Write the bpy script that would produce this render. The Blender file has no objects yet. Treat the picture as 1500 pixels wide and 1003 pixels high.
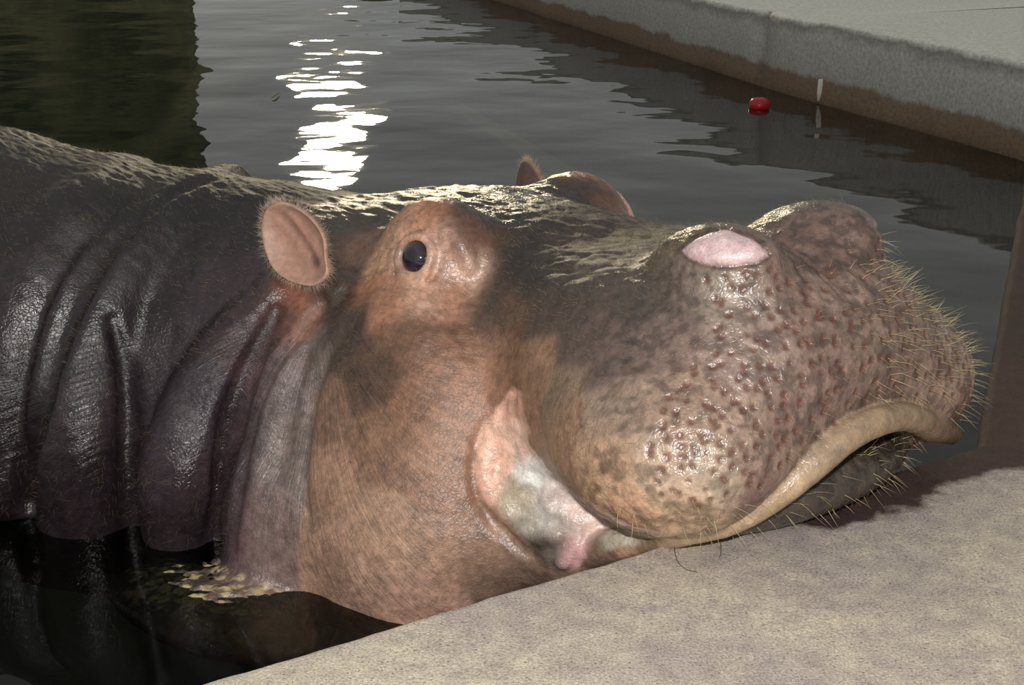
import bpy, math, random
import numpy as np
from mathutils import Vector, noise as mnoise

random.seed(4)
rng = np.random.default_rng(4)
SC = bpy.context.scene
COL = SC.collection

# ------------------------------------------------------------------ camera
PITCH = math.radians(19.0)
CAM = np.array([0.0, 0.0, 0.90])
FPX = 1500 * 50 / 36.0
cam_d = bpy.data.cameras.new('camera')
cam_d.lens = 50
cam_d.sensor_width = 36
cam_d.clip_end = 200
cam = bpy.data.objects.new('camera', cam_d)
cam.location = CAM
cam.rotation_euler = (math.pi / 2 - PITCH, 0, 0)
COL.objects.link(cam)
SC.camera = cam

# ------------------------------------------------------------------ world, sun, flash, exposure
SC.view_settings.view_transform = 'Standard'
SC.view_settings.look = 'None'
SC.view_settings.gamma = 1.0
SC.view_settings.exposure = 0.0
SC.view_settings.use_curve_mapping = False

world = bpy.data.worlds.new('sky')
SC.world = world
world.use_nodes = True
bg = world.node_tree.nodes['Background']
bg.inputs[0].default_value = (0.98, 1.0, 0.95, 1)
bg.inputs[1].default_value = 0.33


def light(name, kind, loc, target, energy, color, **kw):
    d = bpy.data.lights.new(name, kind)
    d.energy = energy
    d.color = color
    for k, v in kw.items():
        setattr(d, k, v)
    o = bpy.data.objects.new(name, d)
    o.location = loc
    o.rotation_euler = (Vector(target) - Vector(loc)).to_track_quat('-Z', 'Y').to_euler()
    COL.objects.link(o)
    return o


SUN_EL, SUN_AZ = math.radians(11.0), math.radians(-7.0)
sd = Vector((math.sin(SUN_AZ) * math.cos(SUN_EL), math.cos(SUN_AZ) * math.cos(SUN_EL), math.sin(SUN_EL)))
light('sun', 'SUN', sd * 20, (0, 0, 0), 0.50, (1.0, 0.84, 0.55), angle=math.radians(3.0))
light('camera_flash', 'SPOT', (-0.03, 0.02, 1.02), (0.05, 2.0, 0.2), 142, (1.0, 0.97, 0.94),
      shadow_soft_size=0.022, spot_size=math.radians(75), spot_blend=0.6)

# ------------------------------------------------------------------ pixel <-> space helpers
cp, sp = math.cos(PITCH), math.sin(PITCH)
LED, WAT = 0.10, -0.13


def ray(x, y):
    u, v = x - 750.0, y - 501.5
    return np.array([u, FPX * cp - v * sp, -(FPX * sp + v * cp)])


def P(x, y, Y):
    d = ray(x, y)
    return CAM + d * (Y / d[1])


def G(x, y, z):
    d = ray(x, y)
    return CAM + d * ((z - CAM[2]) / d[2])


# head frame: F forward, L to the far side, U up
TH, PH = math.radians(40), math.radians(9)
HL = np.array([math.cos(TH), math.sin(TH), 0])
HF0 = np.array([math.sin(TH), -math.cos(TH), 0])
HF = HF0 * math.cos(PH) + np.array([0, 0, math.sin(PH)])
HU = np.cross(HL, HF)
if HU[2] < 0:
    HU = -HU
HO = np.array([0.01, 2.12, 0.36])
HM = np.stack([HF, HL, HU])


def H(f, l, u):
    return HO + HF * f + HL * l + HU * u


def to_local(p):
    return (p - HO) @ HM.T


# ------------------------------------------------------------------ materials
def new_mat(name):
    m = bpy.data.materials.new(name)
    m.use_nodes = True
    nt = m.node_tree
    return m, nt, nt.nodes['Principled BSDF'], nt.nodes['Material Output']


def nd(nt, t, **kw):
    n = nt.nodes.new(t)
    for k, v in kw.items():
        if k.startswith('i_'):
            n.inputs[k[2:].replace('_', ' ')].default_value = v
        else:
            setattr(n, k, v)
    return n


def srgb(r, g, b):
    def c(v):
        v /= 255.0
        return v / 12.92 if v <= 0.04045 else ((v + 0.055) / 1.055) ** 2.4
    return np.array([c(r), c(g), c(b)])


def obj(name, verts, faces, mat, parent=None, smooth=True):
    me = bpy.data.meshes.new(name)
    me.from_pydata([tuple(v) for v in verts], [], [tuple(f) for f in faces])
    if smooth:
        me.polygons.foreach_set('use_smooth', [True] * len(me.polygons))
    me.materials.append(mat)
    o = bpy.data.objects.new(name, me)
    COL.objects.link(o)
    if parent:
        o.parent = parent
    return o


def np_mesh(name, V, Q, mat, parent=None):
    """quads or tris from numpy arrays"""
    me = bpy.data.meshes.new(name)
    n, k = Q.shape
    me.vertices.add(len(V))
    me.vertices.foreach_set('co', np.ascontiguousarray(V, np.float32).ravel())
    me.loops.add(n * k)
    me.loops.foreach_set('vertex_index', np.ascontiguousarray(Q, np.int32).ravel())
    me.polygons.add(n)
    me.polygons.foreach_set('loop_start', np.arange(0, n * k, k, dtype=np.int32))
    me.polygons.foreach_set('use_smooth', np.ones(n, bool))
    me.update(calc_edges=True)
    me.validate()
    me.materials.append(mat)
    o = bpy.data.objects.new(name, me)
    COL.objects.link(o)
    if parent:
        o.parent = parent
    return o


def tag(o, label=None, cat=None, group=None, kind=None):
    for k, v in (('label', label), ('category', cat), ('group', group), ('kind', kind)):
        if v:
            o[k] = v
    return o


def concrete(name, base, dark, light_c, speck=True, wet=True, rough=0.85):
    m, nt, b, out = new_mat(name)
    tc = nd(nt, 'ShaderNodeTexCoord')
    n1 = nd(nt, 'ShaderNodeTexNoise', i_Scale=5.0, i_Detail=6.0, i_Roughness=0.65)
    n2 = nd(nt, 'ShaderNodeTexNoise', i_Scale=330.0, i_Detail=4.0, i_Roughness=0.75)
    n3 = nd(nt, 'ShaderNodeTexVoronoi', i_Scale=120.0)
    for n in (n1, n2, n3):
        nt.links.new(tc.outputs['Object'], n.inputs['Vector'])
    r1 = nd(nt, 'ShaderNodeValToRGB')
    r1.color_ramp.elements[0].position = 0.32
    r1.color_ramp.elements[1].position = 0.68
    r1.color_ramp.elements[0].color = (*dark, 1)
    r1.color_ramp.elements[1].color = (*base, 1)
    nt.links.new(n1.outputs['Fac'], r1.inputs['Fac'])
    r2 = nd(nt, 'ShaderNodeValToRGB')
    r2.color_ramp.elements[0].position = 0.30
    r2.color_ramp.elements[1].position = 0.72
    r2.color_ramp.elements[0].color = (0.50, 0.49, 0.48, 1)
    r2.color_ramp.elements[1].color = (1.75, 1.72, 1.66, 1)
    nt.links.new(n2.outputs['Fac'], r2.inputs['Fac'])
    mu = nd(nt, 'ShaderNodeMix', data_type='RGBA', blend_type='MULTIPLY')
    mu.inputs[0].default_value = 0.85
    nt.links.new(r1.outputs[0], mu.inputs[6])
    nt.links.new(r2.outputs[0], mu.inputs[7])
    n4 = nd(nt, 'ShaderNodeTexNoise', i_Scale=30.0, i_Detail=5.0, i_Roughness=0.6)
    nt.links.new(tc.outputs['Object'], n4.inputs['Vector'])
    r4 = nd(nt, 'ShaderNodeValToRGB')
    r4.color_ramp.elements[0].position = 0.35
    r4.color_ramp.elements[0].color = (0.80, 0.78, 0.80, 1)
    r4.color_ramp.elements[1].position = 0.65
    r4.color_ramp.elements[1].color = (1.08, 1.08, 1.04, 1)
    nt.links.new(n4.outputs['Fac'], r4.inputs['Fac'])
    mu4 = nd(nt, 'ShaderNodeMix', data_type='RGBA', blend_type='MULTIPLY')
    mu4.inputs[0].default_value = 1.0
    nt.links.new(mu.outputs[2], mu4.inputs[6])
    nt.links.new(r4.outputs[0], mu4.inputs[7])
    mu = mu4
    # dark grains
    r3 = nd(nt, 'ShaderNodeValToRGB')
    r3.color_ramp.elements[0].position = 0.10
    r3.color_ramp.elements[1].position = 0.20
    r3.color_ramp.elements[0].color = (0.35, 0.30, 0.28, 1)
    r3.color_ramp.elements[1].color = (1, 1, 1, 1)
    nt.links.new(n3.outputs['Distance'], r3.inputs['Fac'])
    mu2 = nd(nt, 'ShaderNodeMix', data_type='RGBA', blend_type='MULTIPLY')
    mu2.inputs[0].default_value = 0.75 if speck else 0.2
    nt.links.new(mu.outputs[2], mu2.inputs[6])
    nt.links.new(r3.outputs[0], mu2.inputs[7])
    last = mu2.outputs[2]
    rg = None
    if wet:
        at = nd(nt, 'ShaderNodeAttribute', attribute_name='wet')
        nz = nd(nt, 'ShaderNodeTexNoise', i_Scale=14.0, i_Detail=7.0, i_Roughness=0.6)
        nt.links.new(tc.outputs['Object'], nz.inputs['Vector'])
        ad = nd(nt, 'ShaderNodeMath', operation='ADD')
        nt.links.new(at.outputs['Fac'], ad.inputs[0])
        sb = nd(nt, 'ShaderNodeMath', operation='MULTIPLY_ADD')
        sb.inputs[1].default_value = 0.55
        sb.inputs[2].default_value = -0.275
        nt.links.new(nz.outputs['Fac'], sb.inputs[0])
        nt.links.new(sb.outputs[0], ad.inputs[1])
        rw = nd(nt, 'ShaderNodeValToRGB')
        rw.color_ramp.elements[0].position = 0.46
        rw.color_ramp.elements[1].position = 0.56
        nt.links.new(ad.outputs[0], rw.inputs['Fac'])
        mx = nd(nt, 'ShaderNodeMix', data_type='RGBA', blend_type='MULTIPLY')
        nt.links.new(rw.outputs[0], mx.inputs[0])
        nt.links.new(last, mx.inputs[6])
        mx.inputs[7].default_value = (0.13, 0.085, 0.08, 1)
        last = mx.outputs[2]
        mr = nd(nt, 'ShaderNodeMapRange')
        mr.inputs['To Min'].default_value = rough
        mr.inputs['To Max'].default_value = 0.7
        nt.links.new(rw.outputs[0], mr.inputs['Value'])
        nt.links.new(mr.outputs[0], b.inputs['Roughness'])
    else:
        b.inputs['Roughness'].default_value = rough
    nt.links.new(last, b.inputs['Base Color'])
    bp = nd(nt, 'ShaderNodeBump', i_Strength=0.8, i_Distance=0.004)
    nt.links.new(n2.outputs['Fac'], bp.inputs['Height'])
    nt.links.new(bp.outputs[0], b.inputs['Normal'])
    b.inputs['Specular IOR Level'].default_value = 0.3
    return m


# ------------------------------------------------------------------ setting: deck, kerb, water, banks
def value_noise(x, y, s):
    return mnoise.noise(Vector((x * s, y * s, 3.7)))


M_deck = concrete('deck_concrete', srgb(206, 196, 178), srgb(172, 162, 160), srgb(205, 198, 185))
A3, B3, C3 = G(310, 1000, LED), G(1437, 655, LED), G(1500, 310, LED)
dAB = (B3 - A3) / np.linalg.norm(B3 - A3)
dBC = (C3 - B3) / np.linalg.norm(C3 - B3)


def wet_value(x, y):
    """1 where pool water keeps the deck wet: a band on the rim under the chin and round the corner"""
    q = np.array([x, y, 0]) - np.array([B3[0], B3[1], 0])
    s = q @ dAB
    tAB = q @ np.array([dAB[1], -dAB[0], 0])
    s2 = q @ dBC
    tBC = q @ np.array([dBC[1], -dBC[0], 0])
    w1 = 0.5 + (0.078 - tAB) * 5.0 + min(0.0, (s + 0.36)) * 4.0
    w2 = 0.5 + (0.155 - tBC) * 3.0 + min(0.0, (1.0 - s2)) * 3.0 if s2 > -0.05 else 0
    w1 -= max(0.0, s - 0.1) * 2
    return max(0.0, min(1.0, max(w1, w2)))


def deck_mesh():
    path = []
    n1, n2 = 150, 90
    a0 = A3 - dAB * 1.3
    for i in range(n1):
        path.append(a0 + (B3 - a0) * i / n1)
    for i in range(n2 + 1):
        path.append(B3 + dBC * (4.5 * i / n2))
    N = len(path)
    nor = []
    for i in range(N):
        a, b = path[max(0, i - 1)], path[min(N - 1, i + 1)]
        d = (b - a) / np.linalg.norm(b - a)
        nor.append(np.array([d[1], -d[0], 0]))
    for i in range(2, N - 2):          # soften the corner
        pass
    path = [q - np.array([dAB[1], -dAB[0], 0]) * 0.013 for q in path]
    rows = [(-0.0, -1.1), (0.0, -0.4), (0.0, LED - 0.10), (0.0, LED - 0.03), (0.001, LED - 0.014), (0.005, LED - 0.005), (0.013, LED)]
    t = 0.02
    while t < 3.0:
        rows.append((t, LED))
        t += 0.012 + t * 0.035
    verts, faces = [], []
    for ri, (t, z) in enumerate(rows):
        for i, pt in enumerate(path):
            nn = nor[i]
            q = pt + nn * t
            jit = 0
            if t < 0.02:
                jit = 0.006 * value_noise(pt[0], pt[1], 7) + 0.0035 * value_noise(pt[0], pt[1], 31)
                ch = value_noise(pt[0] + 9, pt[1], 14)
                if ch > 0.35 and z > LED - 0.02:
                    jit += 0.012 * (ch - 0.35)
            zz = z + (0.003 * value_noise(q[0], q[1], 6) + 0.0012 * value_noise(q[0], q[1], 30) if z > LED - 0.02 else 0)
            verts.append((q[0] + nn[0] * jit, q[1] + nn[1] * jit, zz))
    for r in range(len(rows) - 1):
        for i in range(N - 1):
            a = r * N + i
            faces.append((a, a + 1, a + N + 1, a + N))
    o = obj('floor', verts, faces, M_deck)
    at = o.data.attributes.new('wet', 'FLOAT', 'POINT')
    at.data.foreach_set('value', [wet_value(v[0], v[1]) for v in verts])
    o['kind'] = 'structure'
    tag(o, 'speckled grey concrete pool deck with a dark wet rim', 'floor')
    return o


deck_mesh()

# far kerb: wet brown foot, grey face, top painted paler for the daylight on it
mk, nt, b, out = new_mat('kerb_concrete')
tc = nd(nt, 'ShaderNodeTexCoord')
geo = nd(nt, 'ShaderNodeAttribute', attribute_name='rise')
nz = nd(nt, 'ShaderNodeTexNoise', i_Scale=2.6, i_Detail=8.0, i_Roughness=0.7)
nz2 = nd(nt, 'ShaderNodeTexNoise', i_Scale=60.0, i_Detail=4.0, i_Roughness=0.7)
for n in (nz, nz2):
    nt.links.new(tc.outputs['Object'], n.inputs['Vector'])
ad = nd(nt, 'ShaderNodeMath', operation='MULTIPLY_ADD')
ad.inputs[1].default_value = 0.36
nt.links.new(nz.outputs['Fac'], ad.inputs[0])
nt.links.new(geo.outputs['Fac'], ad.inputs[2])
rp = nd(nt, 'ShaderNodeValToRGB')
els = rp.color_ramp.elements
els[0].position = 0.11
els[0].color = (*srgb(98, 82, 62), 1)
els[1].position = 1.0
els[1].color = (*srgb(236, 236, 230), 1)
for pos, c in ((0.30, (132, 108, 86)), (0.44, (132, 112, 96)), (0.50, (176, 172, 166)), (0.80, (196, 194, 188)), (0.90, (150, 148, 142)), (0.97, (228, 228, 220))):
    e = els.new(pos)
    e.color = (*srgb(*c), 1)
nt.links.new(ad.outputs[0], rp.inputs['Fac'])
r2 = nd(nt, 'ShaderNodeValToRGB')
r2.color_ramp.elements[0].position = 0.3
r2.color_ramp.elements[0].color = (0.6, 0.58, 0.55, 1)
r2.color_ramp.elements[1].position = 0.65
r2.color_ramp.elements[1].color = (1.1, 1.1, 1.1, 1)
nt.links.new(nz2.outputs['Fac'], r2.inputs['Fac'])
mu = nd(nt, 'ShaderNodeMix', data_type='RGBA', blend_type='MULTIPLY')
mu.inputs[0].default_value = 0.8
nt.links.new(rp.outputs[0], mu.inputs[6])
nt.links.new(r2.outputs[0], mu.inputs[7])
nt.links.new(mu.outputs[2], b.inputs['Base Color'])
b.inputs['Roughness'].default_value = 0.7
bp = nd(nt, 'ShaderNodeBump', i_Strength=0.6, i_Distance=0.01)
nt.links.new(nz2.outputs['Fac'], bp.inputs['Height'])
nt.links.new(bp.outputs[0], b.inputs['Normal'])


def kerb_mesh():
    wl = [G(753, 10, WAT), G(887, 53, WAT), G(1020, 96, WAT), G(1153, 139, WAT), G(1340, 188, WAT), G(1500, 236, WAT)]
    p0 = wl[0] + (wl[0] - wl[1]) * 2.0
    p1 = wl[-1] + (wl[-1] - wl[-2]) * 3.0
    base = [p0] + wl + [p1]
    pts = []
    for a, b2 in zip(base[:-1], base[1:]):
        for k in range(10):
            pts.append(a + (b2 - a) * k / 10)
    pts.append(base[-1])
    jp = G(1108, 124.5, WAT)
    dj = (wl[3] - wl[2]) / np.linalg.norm(wl[3] - wl[2])
    jp = wl[2] + dj * ((jp - wl[2]) @ dj)
    pts = [q for q in pts if np.linalg.norm(q - jp) > 0.12]
    k = min(i for i in range(len(pts)) if (pts[i] - jp) @ dj > 0.05)
    pts[k:k] = [jp - dj * 0.03, jp - dj * 0.016, jp + dj * 0.016, jp + dj * 0.03]
    notch = (k + 1, k + 2)
    N = len(pts)
    prof = [(0.0, -0.9, 0.0), (0.0, 0.0, 0.0), (0.004, 0.06, .17), (0.008, 0.12, 0.34), (0.012, 0.18, 0.48), (0.016, 0.25, 0.6), (0.02, 0.30, 0.70), (0.03, 0.325, 0.78), (0.05, 0.335, 0.84), (0.10, 0.338, 0.95), (0.6, 0.345, 1.0), (4.0, 0.36, 1.0)]
    verts, faces, rise = [], [], []
    for (t, z, r) in prof:
        for i, pt in enumerate(pts):
            a, b2 = pts[max(0, i - 1)], pts[min(N - 1, i + 1)]
            d = (b2 - a) / np.linalg.norm(b2 - a)
            nn = np.array([-d[1], d[0], 0])
            j = 0.012 * value_noise(pt[0], pt[1] + z * 3, 1.7)
            q = pt + nn * (t + j + (0.03 if i in notch and 0 < z < 0.334 else 0))
            verts.append((q[0], q[1], WAT + z + (0.006 * value_noise(pt[0], pt[1], 2.3) if z > 0.2 else 0)))
            rise.append(r)
    for r in range(len(prof) - 1):
        for i in range(N - 1):
            a = r * N + i
            faces.append((a, a + N, a + N + 1, a + 1))
    o = obj('wall_right', verts, faces, mk)
    at = o.data.attributes.new('rise', 'FLOAT', 'POINT')
    at.data.foreach_set('value', rise)
    dm_, ntd, bd, _ = new_mat('lime_stain')
    bd.inputs['Base Color'].default_value = (*srgb(225, 222, 210), 1)
    bd.inputs['Roughness'].default_value = 0.8
    dp_ = G(1202, 151, WAT)
    dd_ = (wl[4] - wl[3]) / np.linalg.norm(wl[4] - wl[3])
    nn = np.array([-dd_[1], dd_[0], 0])
    vs = []
    for h_, w_ in ((0.01, 0.004), (0.05, 0.007), (0.085, 0.006), (0.105, 0.002)):
        for sx, sn in ((-1, 0.03), (-1, -0.018), (1, -0.018), (1, 0.03)):
            vs.append(dp_ + dd_ * sx * w_ + nn * sn + np.array([0, 0, h_]))
    fs = [(0, 1, 2, 3)[::-1], (12, 13, 14, 15)]
    for i in range(3):
        for a in range(4):
            fs.append((i * 4 + a, i * 4 + (a + 1) % 4, i * 4 + 4 + (a + 1) % 4, i * 4 + 4 + a))
    obj('lime_drip', vs, fs, dm_, o)
    o['kind'] = 'structure'
    tag(o, 'weathered concrete kerb with brown waterline stain across the pool', 'wall')


kerb_mesh()

# pool floor and banks
mdark, nt, b, out = new_mat('pool_floor_algae')
b.inputs['Base Color'].default_value = (*srgb(40, 52, 44), 1)
b.inputs['Roughness'].default_value = 0.9
nz = nd(nt, 'ShaderNodeTexNoise', i_Scale=3.0, i_Detail=6.0)
rp = nd(nt, 'ShaderNodeValToRGB')
rp.color_ramp.elements[0].color = (*srgb(24, 34, 28), 1)
rp.color_ramp.elements[1].color = (*srgb(66, 76, 56), 1)
nt.links.new(nz.outputs['Fac'], rp.inputs['Fac'])
nt.links.new(rp.outputs[0], b.inputs['Base Color'])
o = obj('pool_floor', [(-14, -2, -1.1), (14, -2, -1.1), (14, 26, -1.1), (-14, 26, -1.1)], [(0, 1, 2, 3)], mdark, smooth=False)
tag(o, 'dark algae covered bottom of the pool', 'floor', kind='structure')


def slab(name, x0, x1, y0, y1, z0, z1, mat, label):
    v = [(x0, y0, z0), (x1, y0, z0), (x1, y1, z0), (x0, y1, z0), (x0, y0, z1), (x1, y0, z1), (x1, y1, z1), (x0, y1, z1)]
    f = [(0, 3, 2, 1), (4, 5, 6, 7), (0, 1, 5, 4), (1, 2, 6, 5), (2, 3, 7, 6), (3, 0, 4, 7)]
    o = obj(name, v, f, mat, smooth=False)
    tag(o, label, 'wall', kind='structure')
    return o


mwall, nt, b, out = new_mat('dark_mossy_wall')
nz = nd(nt, 'ShaderNodeTexNoise', i_Scale=1.6, i_Detail=8.0, i_Roughness=0.7)
tc = nd(nt, 'ShaderNodeTexCoord')
nt.links.new(tc.outputs['Object'], nz.inputs['Vector'])
rp = nd(nt, 'ShaderNodeValToRGB')
rp.color_ramp.elements[0].position = 0.35
rp.color_ramp.elements[0].color = (*srgb(66, 74, 54), 1)
rp.color_ramp.elements[1].position = 0.7
rp.color_ramp.elements[1].color = (*srgb(150, 148, 110), 1)
nt.links.new(nz.outputs['Fac'], rp.inputs['Fac'])
nt.links.new(rp.outputs[0], b.inputs['Base Color'])
b.inputs['Roughness'].default_value = 0.9
slab('wall_left', -9.0, -3.15, 14.0, 14.4, -1.1, 4.5, mwall, 'tall dark mossy wall closing the far end of the pool')
slab('wall_back', -3.14, 12.0, 25.0, 25.3, -1.1, 0.7, mwall, 'low dark wall at the far bank of the pool')

# water
mw, nt, b, out = new_mat('pool_water')
nt.nodes.remove(b)
tc = nd(nt, 'ShaderNodeTexCoord')
mp = nd(nt, 'ShaderNodeMapping')
mp.inputs['Scale'].default_value = (1.0, 1.0, 1.0)
nt.links.new(tc.outputs['Object'], mp.inputs['Vector'])
w1 = nd(nt, 'ShaderNodeTexNoise', i_Scale=1.15, i_Detail=2.0, i_Roughness=0.40)
w2 = nd(nt, 'ShaderNodeTexNoise', i_Scale=7.0, i_Detail=1.0, i_Roughness=0.4)
for n in (w1, w2):
    nt.links.new(mp.outputs[0], n.inputs['Vector'])
ad = nd(nt, 'ShaderNodeMath', operation='MULTIPLY_ADD')
ad.inputs[1].default_value = 0.055
nt.links.new(w2.outputs['Fac'], ad.inputs[0])
nt.links.new(w1.outputs['Fac'], ad.inputs[2])
bp = nd(nt, 'ShaderNodeBump', i_Strength=1.0, i_Distance=0.042)
nt.links.new(ad.outputs[0], bp.inputs['Height'])
gl = nd(nt, 'ShaderNodeBsdfGlossy')
gl.inputs['Roughness'].default_value = 0.02
gl.inputs['Color'].default_value = (1, 1, 1, 1)
tr = nd(nt, 'ShaderNodeBsdfTransparent')
tr.inputs['Color'].default_value = (0.50, 0.52, 0.44, 1)
fr = nd(nt, 'ShaderNodeFresnel', i_IOR=1.33)
nt.links.new(bp.outputs[0], gl.inputs['Normal'])
nt.links.new(bp.outputs[0], fr.inputs['Normal'])
ms = nd(nt, 'ShaderNodeMixShader')
nt.links.new(fr.outputs[0], ms.inputs[0])
nt.links.new(tr.outputs[0], ms.inputs[1])
nt.links.new(gl.outputs[0], ms.inputs[2])
nt.links.new(ms.outputs[0], out.inputs['Surface'])
kl = [G(753, 10, WAT), G(1153, 139, WAT), G(1500, 236, WAT)]
k0 = kl[0] + (kl[0] - G(887, 53, WAT)) * 2.0
k1 = kl[2] + (kl[2] - G(1340, 188, WAT)) * 2.6
dk = np.array([dAB[1], -dAB[0], 0])
q0, q1, q2 = A3 - dAB * 1.2 - dk * 0.02, B3 - dk * 0.02, B3 + dBC * 2.3
wp = [(-8.9, q0[1] - 0.3), (q0[0], q0[1]), (q1[0], q1[1]), (q2[0], q2[1]), (k1[0] - 0.02, k1[1]), (kl[2][0] + .005, kl[2][1]), (kl[1][0] + .005, kl[1][1]), (kl[0][0] + .005, kl[0][1]), (k0[0], k0[1]), (k0[0], 24.9), (-3.1, 24.9), (-3.1, 13.98), (-8.9, 13.98)]
o = obj('pool_water', [(x, y, WAT) for x, y in wp], [tuple(range(len(wp)))], mw, smooth=False)
tag(o, 'dark green rippled pool water around the hippo', 'water', kind='stuff')

# ------------------------------------------------------------------ hippopotamus: implicit body
PR = []      # (op, kind, params, k)


def mat_from(axes):
    return np.stack([a / np.linalg.norm(a) for a in axes])


def ell(c, r, k=0.05, axes=None, op='u'):
    PR.append((op, 'e', (np.array(c, np.float32), np.array(r, np.float32), (HM if axes is None else axes).astype(np.float32)), k))


def ell2(f, l, u, r, k=0.05, op='u'):
    for s in (-1, 1):
        ell(H(f, s * l, u), r, k, op=op)


def spline(pts, radii, n=5):
    """Catmull-Rom resampling of a path and its radii"""
    pts = np.array(pts, float)
    rad = np.broadcast_to(np.array(radii, float), (len(pts),))
    q = np.column_stack([pts, rad])
    q = np.vstack([2 * q[0] - q[1], q, 2 * q[-1] - q[-2]])
    o = []
    for i in range(1, len(q) - 2):
        for t in np.arange(n) / n:
            p0, p1, p2, p3 = q[i - 1:i + 3]
            o.append(0.5 * (2 * p1 + (p2 - p0) * t + (2 * p0 - 5 * p1 + 4 * p2 - p3) * t * t + (3 * p1 - p0 - 3 * p2 + p3) * t ** 3))
    o.append(q[-2])
    o = np.array(o)
    return o[:, :3], o[:, 3]


def tube(pts, radii, k=0.02, op='u', n=5):
    p, r = spline(pts, radii, n)
    PR.append((op, 't', (p.astype(np.float32), r.astype(np.float32)), k))


def tube2(pts, radii, k=0.02, op='u', n=5):
    """in head coordinates, both sides"""
    for s in (-1, 1):
        tube([H(f, s * l, u) for f, l, u in pts], radii, k, op, n)


def d_prim(kind, prm, p):
    if kind == 'e':
        c, r, A = prm
        q = (p - c) @ A.T
        k0 = np.sqrt(((q / r) ** 2).sum(1))
        k1 = np.sqrt(((q / (r * r)) ** 2).sum(1)) + 1e-9
        return k0 * (k0 - 1.0) / k1
    pts, rad = prm
    best = None
    for i in range(len(pts) - 1):
        a, b2 = pts[i], pts[i + 1]
        ab = b2 - a
        t = np.clip(((p - a) @ ab) / (ab @ ab + 1e-12), 0, 1)
        q = p - a - t[:, None] * ab
        d = np.sqrt((q * q).sum(1)) - (rad[i] + (rad[i + 1] - rad[i]) * t)
        best = d if best is None else np.minimum(best, d)
    return best


BND = {}


def sdf(p):
    p = np.ascontiguousarray(p, np.float32)
    d = np.full(len(p), 1e3, np.float32)
    for i, (op, kind, prm, k) in enumerate(PR):
        if kind == 'e':
            far = (np.sqrt(((p - prm[0]) ** 2).sum(1)) - prm[1].max()) * 0.6
        else:
            if i not in BND:
                r = prm[1].max()
                BND[i] = (prm[0].min(0) - r, prm[0].max(0) + r)
            lo, hi = BND[i]
            q = np.maximum(np.maximum(lo - p, p - hi), 0)
            far = np.sqrt((q * q).sum(1))
        m = np.flatnonzero(far < (d if op == 'u' else -d) + k)
        if not len(m):
            continue
        q = d_prim(kind, prm, p[m])
        dd = d[m]
        if op == 'u':
            h = np.maximum(k - np.abs(dd - q), 0) / k
            d[m] = np.minimum(dd, q) - h * h * k * 0.25
        else:
            q = -q
            h = np.maximum(k - np.abs(dd - q), 0) / k
            d[m] = np.maximum(dd, q) + h * h * k * 0.25
    return d


def grad(p, e=0.0015):
    g = np.zeros_like(p, np.float32)
    for k in ([1, -1, -1], [-1, -1, 1], [-1, 1, -1], [1, 1, 1]):
        k = np.array(k, np.float32)
        g += k * sdf(p + k * e)[:, None]
    return g / (np.linalg.norm(g, axis=1, keepdims=True) + 1e-9)


def raycast(px, off=0.0):
    """pixel list -> points on the body, sunk along the view by off"""
    px = np.array(px, float)
    D = np.stack([ray(*q) for q in px])
    D /= np.linalg.norm(D, axis=1, keepdims=True)
    t = np.full(len(px), 1.2)
    for _ in range(70):
        st = sdf(CAM + D * t[:, None])
        t += np.clip(st, -0.05, 0.15) * 0.9
        if np.abs(st[t < 3.5]).max(initial=0) < 2e-4:
            break
    return CAM + D * (np.minimum(t, 3.2) + off)[:, None]


#BUILD_PRIMS
def roll(px, sink, radii, k=0.02, pre=(), op='u', n=4):
    """a skin fold laid along the body: points found on the surface as built so far, sunk along its normal"""
    pts = raycast(px)
    pts = pts - grad(pts.astype(np.float32), 0.01) * np.array(sink).reshape(-1, 1)
    tube(list(pre) + list(pts), radii, k, op, n)


# --- skull and snout
ell(H(-0.05, 0.02, -0.078), (0.29, 0.180, 0.118))
ell(H(-0.19, 0.03, -0.055), (0.17, 0.15, 0.090), 0.06)
ell(H(0.24, 0, -0.128), (0.30, 0.125, 0.125), 0.08)
# --- muzzle
ell2(0.20, 0.100, -0.16, (0.17, 0.085, 0.13), 0.06)
ell2(0.405, 0.105, -0.176, (0.225, 0.135, 0.160), 0.09)
ell2(0.345, 0.145, -0.215, (0.150, 0.110, 0.115), 0.05)
ell2(0.485, 0.190, -0.220, (0.155, 0.130, 0.115), 0.06)
ell(H(0.50, 0, -0.137), (0.150, 0.19, 0.13), 0.06)
ell2(0.50, 0.098, -0.010, (0.085, 0.055, 0.045), 0.045)
# --- upper lip arch
ell(H(0.64, 0.0, -0.385), (0.20, 0.235, 0.155), 0.03, op='s')
# --- eye domes, ear bases
ell2(-0.025, 0.135, -0.020, (0.105, 0.072, 0.082), 0.03)
ell2(-0.25, 0.175, -0.07, (0.09, 0.07, 0.08), 0.07)
# --- jowls and lower jaw
ell2(-0.02, 0.215, -0.32, (0.215, 0.150, 0.27), 0.07)
ell2(-0.06, 0.255, -0.41, (0.24, 0.150, 0.19), 0.07)
ell2(0.20, 0.145, -0.30, (0.12, 0.09, 0.17), 0.03)
ell(H(0.08, 0, -0.40), (0.36, 0.27, 0.13), 0.06)
ell(H(0.45, 0.0, -0.305), (0.165, 0.250, 0.062), 0.02)
# --- neck and body
tube([H(-0.14, 0, -0.26), (-0.43, 2.38, 0.035), (-0.80, 2.50, 0.0), (-1.03, 2.60, -0.01), (-1.22, 2.72, -0.36)], [0.27, 0.33, 0.39, 0.43, 0.38], 0.08, n=1)
tube([(-0.22, 2.24, -0.16), (-0.45, 2.34, -0.16), (-0.80, 2.56, -0.16), (-1.05, 2.66, -0.25)], [0.24, 0.305, 0.34, 0.34], 0.12, n=1)
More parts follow.
